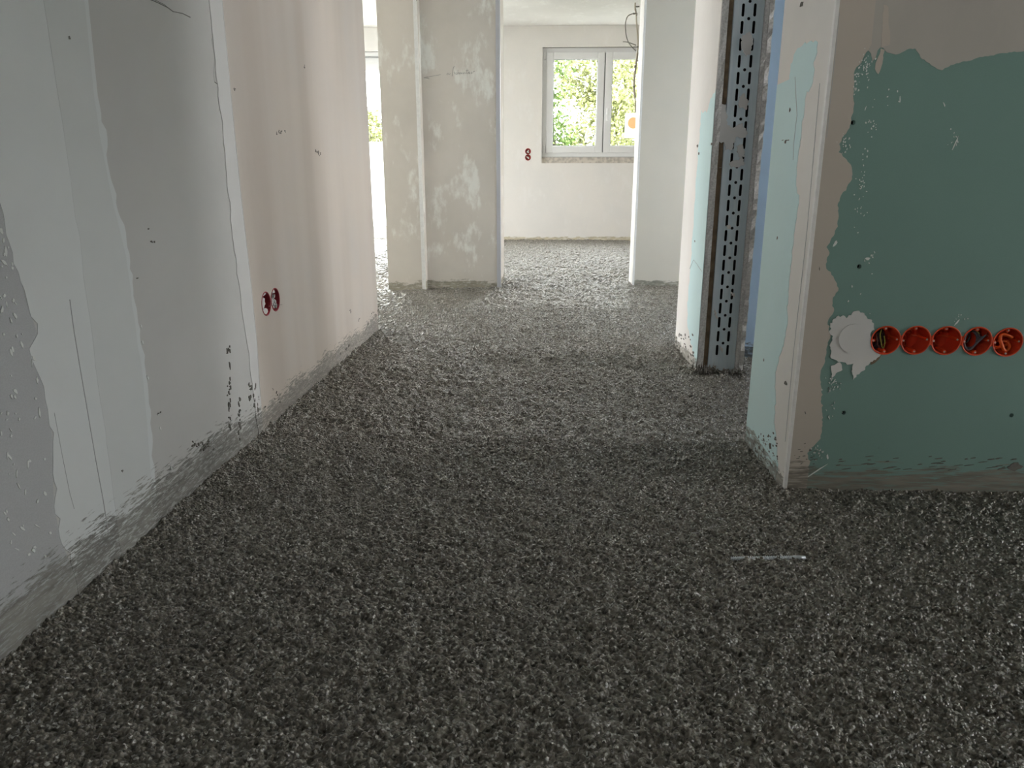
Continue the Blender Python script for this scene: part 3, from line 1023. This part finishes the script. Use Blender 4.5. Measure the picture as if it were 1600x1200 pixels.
for _ in range(26):
    dk.append((r2.uniform(1240, 1275), r2.uniform(690, 730), r2.uniform(.8, 3), r2.uniform(.3, .8), .2))
for _ in range(40):
    dk.append((r2.uniform(1280, 1600), r2.uniform(713, 735), r2.uniform(2, 7), r2.uniform(.3, .8), .15))
dk += [(1583, 731, 11, 5, .1), (1588, 728, 8, 5, 0), (1258, 645, .7, 3, .4), (1280, 420, .8, 3, .2)]
specks('cement_spots', PG, dk, .0014, M['cement'], wall_right, 10)
# jamb: mint board showing through the white plaster
mint = [(1243, 82), (1252, 73), (1270, 66), (1278, 66), (1277, 82), (1271, 98), (1273, 108), (1268, 135), (1261, 142), (1257, 170), (1252, 215), (1247, 245), (1244, 290), (1249, 305), (1245, 340), (1238, 390), (1233, 440), (1230, 485), (1231, 500), (1226, 530), (1219, 555), (1212, 580), (1212, 615), (1210, 655), (1212, 690), (1216, 725)]
pm = [PJ.px(*q) for q in mint]
pm = pm + [(pm[-1][0], -.02), (YGB - .0005, -.02), (YGB - .0005, PJ.px(1227, 128)[1]), PJ.px(1234, 124), PJ.px(1236, 100)]
patch('mint_board_face', PJ, pm, .0009, M['mint'], wall_right, amp=.003, step=.008, seed=33, fixed=(len(pm) - 3, len(pm) - 4, len(pm) - 5), raw=True)
line_on(PJ, [(1243, 120), (1246, 180), (1241, 225), (1240, 250)], .0005, M['softcrack'], wall_right, off=.0012)
specks('cement_spots', PJ, [(1235, 172, .9, 3, 0), (1228, 221, 1.5, 2.5, 0), (1224, 219, 2, .6, 0), (1232, 219, 2, .6, 0), (1253, 6, 2, 4, 0), (1215, 372, .7, 2.5, 0), (1194, 563, .7, 2.5, 0), (1204, 697, 2.2, 6, 0), (1194, 687, 1, 2, 0), (1187, 700, 2, 3, 0), (1228, 599, 2, 3, 0)] + [(r2.uniform(1176, 1216), r2.uniform(675, 730), r2.uniform(.4, 1.2), r2.uniform(.6, 2.2), 0) for _ in range(50)], .0016, M['cement'], wall_right, 11)
bm = bmesh.new()
add_box(bm, (XG - .0016, YG - .0018, -.01), (XG + .0015, YG + .010, CEIL), .0006)
add_box(bm, (XG - .0014, YG - .0020, -.01), (XG + .006, YG + .001, CEIL), .0006)
from_bm('corner_bead', bm, M['whitebead'], wall_right)
line_on(PJ, [(1282, 130), (1262, 360), (1240, 560), (1228, 690)], .0006, M['softcrack'], wall_right, off=.0016)
line_on(PG, [(1311, 20), (1301, 120), (1291, 215)], .0008, M['softcrack'], wall_right, off=.001)

# ------------------------------------------------------------------ setting: walls that close the rooms out of view
def opening_wall(name, plane, outer, ops, label):
    w = plate(name, plane, outer, ops, .30, M['other'])
    tag(w, label, kind='structure')
    return w


wall_west = opening_wall('wall_west', Plane((-6.05, 0), (0, 1), (1, 0)), rect(3.3, -.06, 9.7, CEIL + .02), [rect(5.2, .02, 8.0, 2.28)], 'plastered outer wall of the left hand room with wide glazing')
wall_east = opening_wall('wall_east', Plane((3.65, 0), (0, 1), (-1, 0)), rect(-3.3, -.06, 9.7, CEIL + .02), [rect(2.12, 1.0, 2.72, 2.3), rect(3.85, .55, 4.85, 2.1), rect(.55, .1, 1.15, 1.2)], 'plastered outer wall beyond the green board wall')  # unseen openings, placed and sized for the light they let in
wall_back = opening_wall('wall_back', Plane((0, -3.1), (1, 0), (0, 1)), rect(-1.1, -.06, 4.0, CEIL + .02), [], 'plastered wall behind the camera')
wall_north = box('wall_left_room', (-6.4, 3.40, -.06), (-.965, 3.64, CEIL + .02), M['other'])
tag(wall_north, 'plastered wall closing the left hand room', kind='structure')

# ------------------------------------------------------------------ socket boxes in the green wall
def socket_box(name, plane, s, z, r, depth, mat, rim, screws=True, seg=36):
    root = empty(name, plane.at(s, z, 0))
    bm = bmesh.new()
    prof = [(r, .0022), (r - .0016, .0022), (r - .0024, -.004), (r - .0030, -depth), (0.0, -depth)]
    rings = []
    for rr, off in prof[:-1]:
        rings.append([bm.verts.new(plane.at(s + rr * math.cos(2 * math.pi * i / seg), z + rr * math.sin(2 * math.pi * i / seg), off)) for i in range(seg)])
    outer = [bm.verts.new(plane.at(s + (r + .0002) * math.cos(2 * math.pi * i / seg), z + (r + .0002) * math.sin(2 * math.pi * i / seg), -depth - .002)) for i in range(seg)]
    rings = [outer] + rings
    for a, b in zip(rings, rings[1:]):
        for i in range(seg):
            bm.faces.new((a[i], a[(i + 1) % seg], b[(i + 1) % seg], b[i]))
    bm.faces.new(rings[-1])
    bm.faces.new(list(reversed(outer)))
    from_bm('cup', bm, mat, root, False)
    bm = bmesh.new()
    pts = [plane.at(s + (r + .0002) * math.cos(2 * math.pi * i / seg), z + (r + .0002) * math.sin(2 * math.pi * i / seg), .0016) for i in range(seg + 1)]
    tube_bm(bm, pts, .0013, 6, False)
    from_bm('rim', bm, rim, root, True)
    if screws:
        for a in (0, math.pi / 2, math.pi, 3 * math.pi / 2):
            a += .06
            big = abs(math.sin(a)) > .7
            cx, cz = s + (r - .0062) * math.cos(a), z + (r - .0055) * math.sin(a)
            bm = bmesh.new()
            q = circle(cx, cz, .0046 if big else .0034, 12)
            add_patch(bm, plane, q, -.002, -depth + .006)
            lug = from_bm('lug', bm, rim, root)
            bm = bmesh.new()
            add_patch(bm, plane, circle(cx, cz, .0021, 10), -.0008, -.003)
            from_bm('screw', bm, M['screw'], lug)
    return root


labels = ['orange red socket box beside the white gypsum plug, holding dark and yellow green wires', 'empty orange red socket box, second in the row from the gypsum plug', 'empty orange red socket box, third in the row from the gypsum plug',
          'orange red socket box with a coiled grey cable, fourth in the row', 'orange red socket box holding bright orange conduit, last of the row']
boxes = []
for (s, z), lab in zip(bx, labels):
    b = socket_box('socket_box', PG, s, z, RB, .047, M['redbox'], M['orangebox'])
    tag(b, lab, 'socket box', 'row of flush socket boxes in the green wall')
    boxes.append(b)
for i in range(4):                                       # short tunnels that join neighbouring boxes
    s = (bx[i][0] + bx[i + 1][0]) / 2
    z = (bx[i][1] + bx[i + 1][1]) / 2
    bm = bmesh.new()
    add_patch(bm, PG, [(s - .0045, z - .011), (s - .0016, z - .004), (s - .0016, z + .004), (s - .0045, z + .011), (s + .0045, z + .011), (s + .0016, z + .004), (s + .0016, z - .004), (s + .0045, z - .011)], .0016)
    from_bm('connector', bm, M['orangebox'], boxes[i])
for i in (1, 2):                                         # moulded bosses on the floor of the empty boxes
    bm = bmesh.new()
    for dx, dz, rr in ((-.008, -.004, .008), (.006, .010, .005), (-.004, -.019, .006)):
        pts = [PG.at(bx[i][0] + dx + rr * math.cos(2 * math.pi * k / 20), bx[i][1] + dz + rr * math.sin(2 * math.pi * k / 20), -.0455) for k in range(21)]
        tube_bm(bm, pts, .0013, 6, False)
    tube_bm(bm, [PG.at(bx[i][0] + .004, bx[i][1] + .004, -.044), PG.at(bx[i][0] + .029, bx[i][1] + .002, -.03)], .002, 6)
    from_bm('moulded_boss', bm, M['orangebox'], boxes[i], True)


def coil(name, c, loops, mat, rad, label, cat, grp=None, parent=None, dep=-.018):
    bm = bmesh.new()
    for lp in loops:
        q = spline([PG.at(c[0] + a, c[1] + b, d) for a, b, d in lp], 8)
        tube_bm(bm, q, rad, 8)
    o = from_bm(name, bm, mat, parent, True)
    if parent is None:
        tag(o, label, cat, grp)
    return o


def oval(cx, cz, rx, rz, tilt, d0, d1, a0=0, a1=2 * math.pi, n=14):
    out = []
    for i in range(n + 1):
        a = a0 + (a1 - a0) * i / n
        x, z = rx * math.cos(a), rz * math.sin(a)
        out.append((cx + x * math.cos(tilt) - z * math.sin(tilt), cz + x * math.sin(tilt) + z * math.cos(tilt), d0 + (d1 - d0) * i / n))
    return out


dc = bx[0]
w0 = coil('wire_bundle', dc, [oval(-.010, 0, .012, .024, .1, -.02, -.028, 0, 7.2), oval(-.014, -.003, .010, .021, -.2, -.026, -.02, 1, 8.5), oval(-.004, .001, .012, .023, .15, -.030, -.024, 2, 9), oval(-.013, .002, .013, .022, .3, -.034, -.016, 3, 14), oval(-.017, -.002, .008, .017, -.1, -.012, -.03, 0, 12)], M['cable_dark'], .0021, 'dark wire bundle with one yellow green wire in the first open socket box', 'wire')
coil('yellow_green_wire', dc, [[(-.006, .025, -.012), (-.009, .012, -.010), (-.006, -.004, -.009), (.000, -.019, -.010), (.004, -.020, -.012), (.006, -.008, -.014), (.005, .006, -.020)]], M['cable_yg'], .0014, None, None, None, w0)
coil('brown_wire', dc, [[(-.016, .016, -.014), (-.014, -.004, -.010), (-.008, -.018, -.011), (.0, -.019, -.014), (-.001, .006, -.02)]], M['cable_brown'], .0014, None, None, None, w0)
dc = bx[3]
w3 = coil('cable_coil', dc, [[(.020, .013, -.004), (.008, -.004, -.008), (-.004, -.021, -.010), (-.013, -.021, -.012), (-.021, -.006, -.012), (-.018, .012, -.014), (-.004, .022, -.015), (.009, .016, -.016), (.017, .0, -.02), (.010, -.018, -.025)],
                             [(.017, .010, -.010), (.008, -.009, -.014), (-.003, -.023, -.016), (-.014, -.018, -.018), (-.018, .002, -.02), (-.008, .018, -.022)], oval(-.003, -.001, .017, .020, .2, -.018, -.026, 0, 9), oval(-.008, .003, .009, .013, 0, -.03, -.034, 1, 9)], M['cable_grey'], .0023, 'grey cable coiled up inside the fourth socket box of the row', 'cable')
coil('yellow_green_wire', dc, [oval(-.001, .002, .016, .020, .1, -.013, -.018, .6, 3.4)], M['cable_yg'], .0011, None, None, None, w3)
coil('cable_end', dc, [[(.020, .013, -.004), (.022, .016, -.002), (.021, .019, .001)], [(.019, .012, -.004), (.023, .012, -.001), (.024, .010, .001)]], M['cable_dark'], .0009, None, None, None, w3)
dc = bx[4]
cpts = spline([PG.at(dc[0] + a, dc[1] + b, d) for a, b, d in ((.012, .010, -.006), (.000, .015, -.004), (-.012, .017, -.004), (-.016, .009, -.003), (-.010, -.007, -.003), (.000, -.020, -.006), (.010, -.021, -.010), (.017, -.014, -.016), (.013, -.004, -.022), (-.004, -.003, -.03), (-.020, -.010, -.034))], 14)
bm = bmesh.new()
tube_bm(bm, cpts, [.0036 + .0005 * (1 if i % 3 == 0 else -1) for i in range(len(cpts))], 10)
cd = from_bm('corrugated_conduit', bm, M['conduit'], None, True)
tag(cd, 'bright orange corrugated conduit bent inside the last socket box', 'conduit')
bm = bmesh.new()
tube_bm(bm, spline([PG.at(dc[0] + a, dc[1] + b, d) for a, b, d in ((-.024, -.014, -.012), (-.010, -.016, -.012), (.004, -.013, -.018), (.02, -.012, -.028))], 10), .0036, 10)
from_bm('conduit_end', bm, M['conduit'], cd, True)

# ------------------------------------------------------------------ crimson boxes in the left wall and far wall
labs = ['crimson socket box in the left wall half filled with plaster, nearer the camera', 'crimson socket box in the left wall with scraped plaster, farther from the camera']
r3 = random.Random(8)
for k, ((s, z), lab) in enumerate(zip(lbox, labs)):
    b = socket_box('socket_box', PL, s, z, .0355, .045, M['crimson'], M['crimson'], False)
    tag(b, lab, 'socket box', 'socket boxes in the left wall')
    bm = bmesh.new()
    PLi = Plane((0, 0), (0, 1), (1, 0))
    PLi.o, PLi.d, PLi.n = PL.o - PL.n * .012, PL.d, PL.n
    if k == 0:
        pcs = [blob(s - .006, z + .004, .016, .017, .1, r3, 14, .25), blob(s, z - .023, .022, .010, 0, r3, 14, .25), blob(s - .018, z + .02, .006, .008, .4, r3), blob(s + .004, z + .028, .012, .003, .2, r3)]
    else:
        pcs = [blob(s + r3.uniform(-.016, .018), z + r3.uniform(-.024, .026), r3.uniform(.004, .009), r3.uniform(.002, .006), r3.uniform(-1, 1), r3) for _ in range(14)]
    for q in pcs:
        add_patch(bm, PLi, q, .010 * r3.uniform(.6, 1.1), -.02)
    from_bm('plaster_filling', bm, M['left_fill'], b)
line_on(PL, [(419, 478.5), (428, 477), (433, 476.6), (440, 476)], .0007, M['crack'], wall_left, 'pencil_line', off=.0016)
labs = ['upper red socket box on the far wall left of the window', 'lower red socket box on the far wall left of the window']
M['farred'] = plain('red_cover', (.50, .06, .05), .5)
for (s, z), lab, k in zip(fbox, labs, (0, 1)):
    b = socket_box('socket_box', PF, s, z, .0345, .045, M['farred'], M['farred'], False, 24)
    tag(b, lab, 'socket box', 'socket boxes on the far wall')
    bm = bmesh.new()
    PFi = Plane((0, YF + .012), (1, 0), (0, -1))
    for q in (blob(s - .002, z + .002, .018, .007, .7 if k == 0 else -.4, r3), blob(s + .006, z - .012, .008, .005, .3, r3)):
        add_patch(bm, PFi, q, .006, -.02)
    from_bm('plaster_filling', bm, M['far'], b)

# ------------------------------------------------------------------ cable hanging from the ceiling of the far room
YC = 8.25
PC = Plane((0, YC), (1, 0), (0, -1))
cp = lambda x, y, d=0.0: PC.at(*PC.px(x, y), d)
cab = empty('hanging_cable', (PC.px(993, 10)[0], YC, PC.px(993, 178)[1]))
tag(cab, 'thin grey cables hanging from the ceiling in front of the window', 'cable')
ctop = cp(992.4, 10)
tube('main_cable', [(ctop.x, ctop.y, CEIL), cp(992.4, 14), cp(994, 22), cp(994.7, 35), cp(996.3, 55), cp(996.8, 72), cp(995.5, 85), cp(993.2, 103), cp(990.6, 125), cp(990.5, 140), cp(992.4, 155), cp(992.8, 176)],
     .0075, M['ceilcable'], cab)
tube('cable_sheath', [cp(996.0, 82), cp(993.4, 103), cp(990.9, 122), cp(990.8, 140), cp(992.2, 152)], .012, M['ceilcable'], cab)
tube('loop_wire', [cp(993.5, 21.5), cp(987, 22), cp(980.5, 26), cp(977.5, 35), cp(977.4, 44), cp(978.6, 56), cp(982, 66), cp(988, 74), cp(993.5, 79.5)], .0048, M['thinwire'], cab)
tube('wire_tail', [cp(973.3, 65.2), cp(981, 66), cp(994, 70.6)], .0042, M['thinwire'], cab)
tube('hook', [cp(999, 10.2), cp(996, 10.4), cp(992.5, 10.8), cp(993, 15), cp(993.8, 19)], .007, M['thinwire'], cab, k=3)
tube('cable_tie', [cp(988.8, 21), cp(991, 21.5), cp(994.8, 21), cp(994.2, 25)], .008, M['thinwire'], cab, k=3)
for y, x in ((73.5, 996), (104, 992.5), (135.5, 990.6)):
    tube('cable_tie', [cp(x - 1.6, y, .01), cp(x + 1.4, y + .2, .01)], .009, M['thinwire'], cab, k=1)
tube('tie_tail', [cp(992, 104), cp(985, 103.6), cp(974, 102)], .0025, M['ceilcable'], cab)
tube('tie_tail', [cp(990, 135.5), cp(980, 137), cp(968, 141)], .0025, M['ceilcable'], cab)

# ------------------------------------------------------------------ threaded rod lying in the screed
def fl(px, py, z=0.0):
    r = pixray(px, py)
    t = (CAMH - z) / -r.z
    return Vector((r.x * t, r.y * t, z))


a, b = fl(1142, 871, 0), fl(1258, 872, 0)
hz = lambda q: float(np.mean(floor_height(q.x + np.linspace(-.02, .02, 40), q.y + np.linspace(-.008, .008, 40), .0068)))
a.z, b.z = hz(a) - .0015, hz(b) + .0025
n = 120
rpts = [a.lerp(b, i / n) for i in range(n + 1)]
bm = bmesh.new()
d = (b - a).normalized()
up = Vector((0, 0, 1))
sd = d.cross(up).normalized()
tube_bm(bm, [a, a.lerp(b, .5), b], .0036, 10)
rod = from_bm('threaded_rod', bm, M['rod'], None, True)
tag(rod, 'pale metal threaded rod half buried in the screed near the green wall', 'threaded rod')
bm = bmesh.new()
turns = 30
hp = []
for i in range(turns * 10 + 1):
    t = i / (turns * 10)
    an = 2 * math.pi * turns * t
    hp.append(a.lerp(b, t * .86) + (sd * math.cos(an) + up * math.sin(an)) * .0040)
tube_bm(bm, hp, .0013, 5)
from_bm('thread', bm, M['rod'], rod, True)
bm = bmesh.new()
tube_bm(bm, [a.lerp(b, .84), a.lerp(b, .93), a.lerp(b, 1.0)], [.0050, .0050, .002], 10)
from_bm('rod_tip', bm, M['rod'], rod, True)

# ------------------------------------------------------------------ outside: terrace, parapet, lawn, trees
ter = box('terrace', (-9, 9.74, -.25), (-.4, 13.2, -.03), M['terrace'])
tag(ter, 'pale paved terrace outside the glazed door', kind='structure')
par = box('parapet', (-9, 13.0, -.25), (-1.6, 13.2, 1.33), M['parapet'])
tag(par, 'white parapet wall along the terrace outside', 'parapet')
lawn = box('lawn', (-60, -40, -3.2), (60, 80, -3.0), M['grass'])
tag(lawn, 'green ground outside the building', kind='structure')


def tree(name, base, trunk_h, blobs, nleaf, size, mat, label, seed):
    root = empty(name, base)
    tag(root, label, 'tree', 'trees outside the windows')
    g = np.random.default_rng(seed)
    bm = bmesh.new()
    B = Vector(base)
    tube_bm(bm, [B, B + Vector((.05, 0, trunk_h * .5)), B + Vector((0, .05, trunk_h))], [.14, .11, .07], 10)
    for (cx, cy, cz, rr) in blobs:
        tube_bm(bm, spline([B + Vector((0, 0, trunk_h * .8)), (B + Vector((0, 0, trunk_h)) + Vector((cx, cy, cz))) / 2 + Vector((0, 0, .2)), Vector((cx, cy, cz))], 4), .016, 6)
    from_bm('trunk', bm, M['bark'], root, True)
    V, F = [], []
    tot = sum(b[3] ** 2 for b in blobs)
    for (cx, cy, cz, rr) in blobs:
        n = int(nleaf * rr ** 2 / tot)
        sub = g.normal(0, 1, (max(3, n // 22), 3))
        sub = sub / np.linalg.norm(sub, axis=1)[:, None] * rr * g.uniform(.3, 1, (len(sub), 1))
        for i in range(n):
            c = np.array((cx, cy, cz)) + sub[g.integers(len(sub))] + g.normal(0, .11, 3)
            a = g.normal(0, 1, 3)
            a /= np.linalg.norm(a)
            u = np.cross(a, g.normal(0, 1, 3))
            u /= np.linalg.norm(u)
            s = size * g.uniform(.6, 1.3)
            b0 = len(V)
            V += [c - a * s, c + u * s * .45 + np.cross(a, u) * s * .1, c + a * s, c - u * s * .45 + np.cross(a, u) * s * .1]
            F.append((b0, b0 + 1, b0 + 2, b0 + 3))
    me = bpy.data.meshes.new('foliage')
    me.from_pydata([tuple(v) for v in V], [], F)
    o = link('foliage', me, mat, root)
    tag(o, kind='stuff')
    return root


tree('leafy_tree', (.25, 13.2, -3), 4.0, [(.12, 13.2, 2.55, .36), (.1, 13.1, 1.95, .36), (.22, 13.2, 1.35, .4), (.4, 13.3, .7, .45), (.15, 13.2, .3, .4)], 2300, .05, M['leaf'], 'fresh green tree close outside the left window sash', 1)
tree('leafy_tree', (1.6, 18.5, -3), 5.0, [(.8, 18.5, 3.0, .9), (1.2, 18.3, 1.6, 1.0), (1.7, 18.6, 2.8, 1.0), (1.9, 18.4, 1.0, 1.1), (1.0, 18.6, .2, 1.0), (2.3, 18.5, 2.2, .9)], 15000, .06, M['leaf2'], 'pale leafy tree farther off behind both window sashes', 2)
tree('leafy_tree', (2.5, 16.5, -3), 4.5, [(2.0, 16.5, 3.1, .6), (2.1, 16.4, 2.0, .7), (1.75, 16.5, 1.0, .7), (1.7, 16.5, .2, .6), (2.5, 16.5, 1.2, .8)], 5000, .055, M['leaf2'], 'green tree outside the right window sash behind the hanging cable', 3)
tree('leafy_tree', (-4.6, 19.5, -3), 4.0, [(-4.4, 19.5, 1.7, .8), (-4.9, 19.6, 2.3, .8), (-4.2, 19.4, 1.2, .8), (-5.2, 19.5, 1.3, .9), (-3.7, 19.6, 1.6, .7)], 5200, .07, M['leaf2'], 'pale green tree beyond the white terrace parapet', 4)
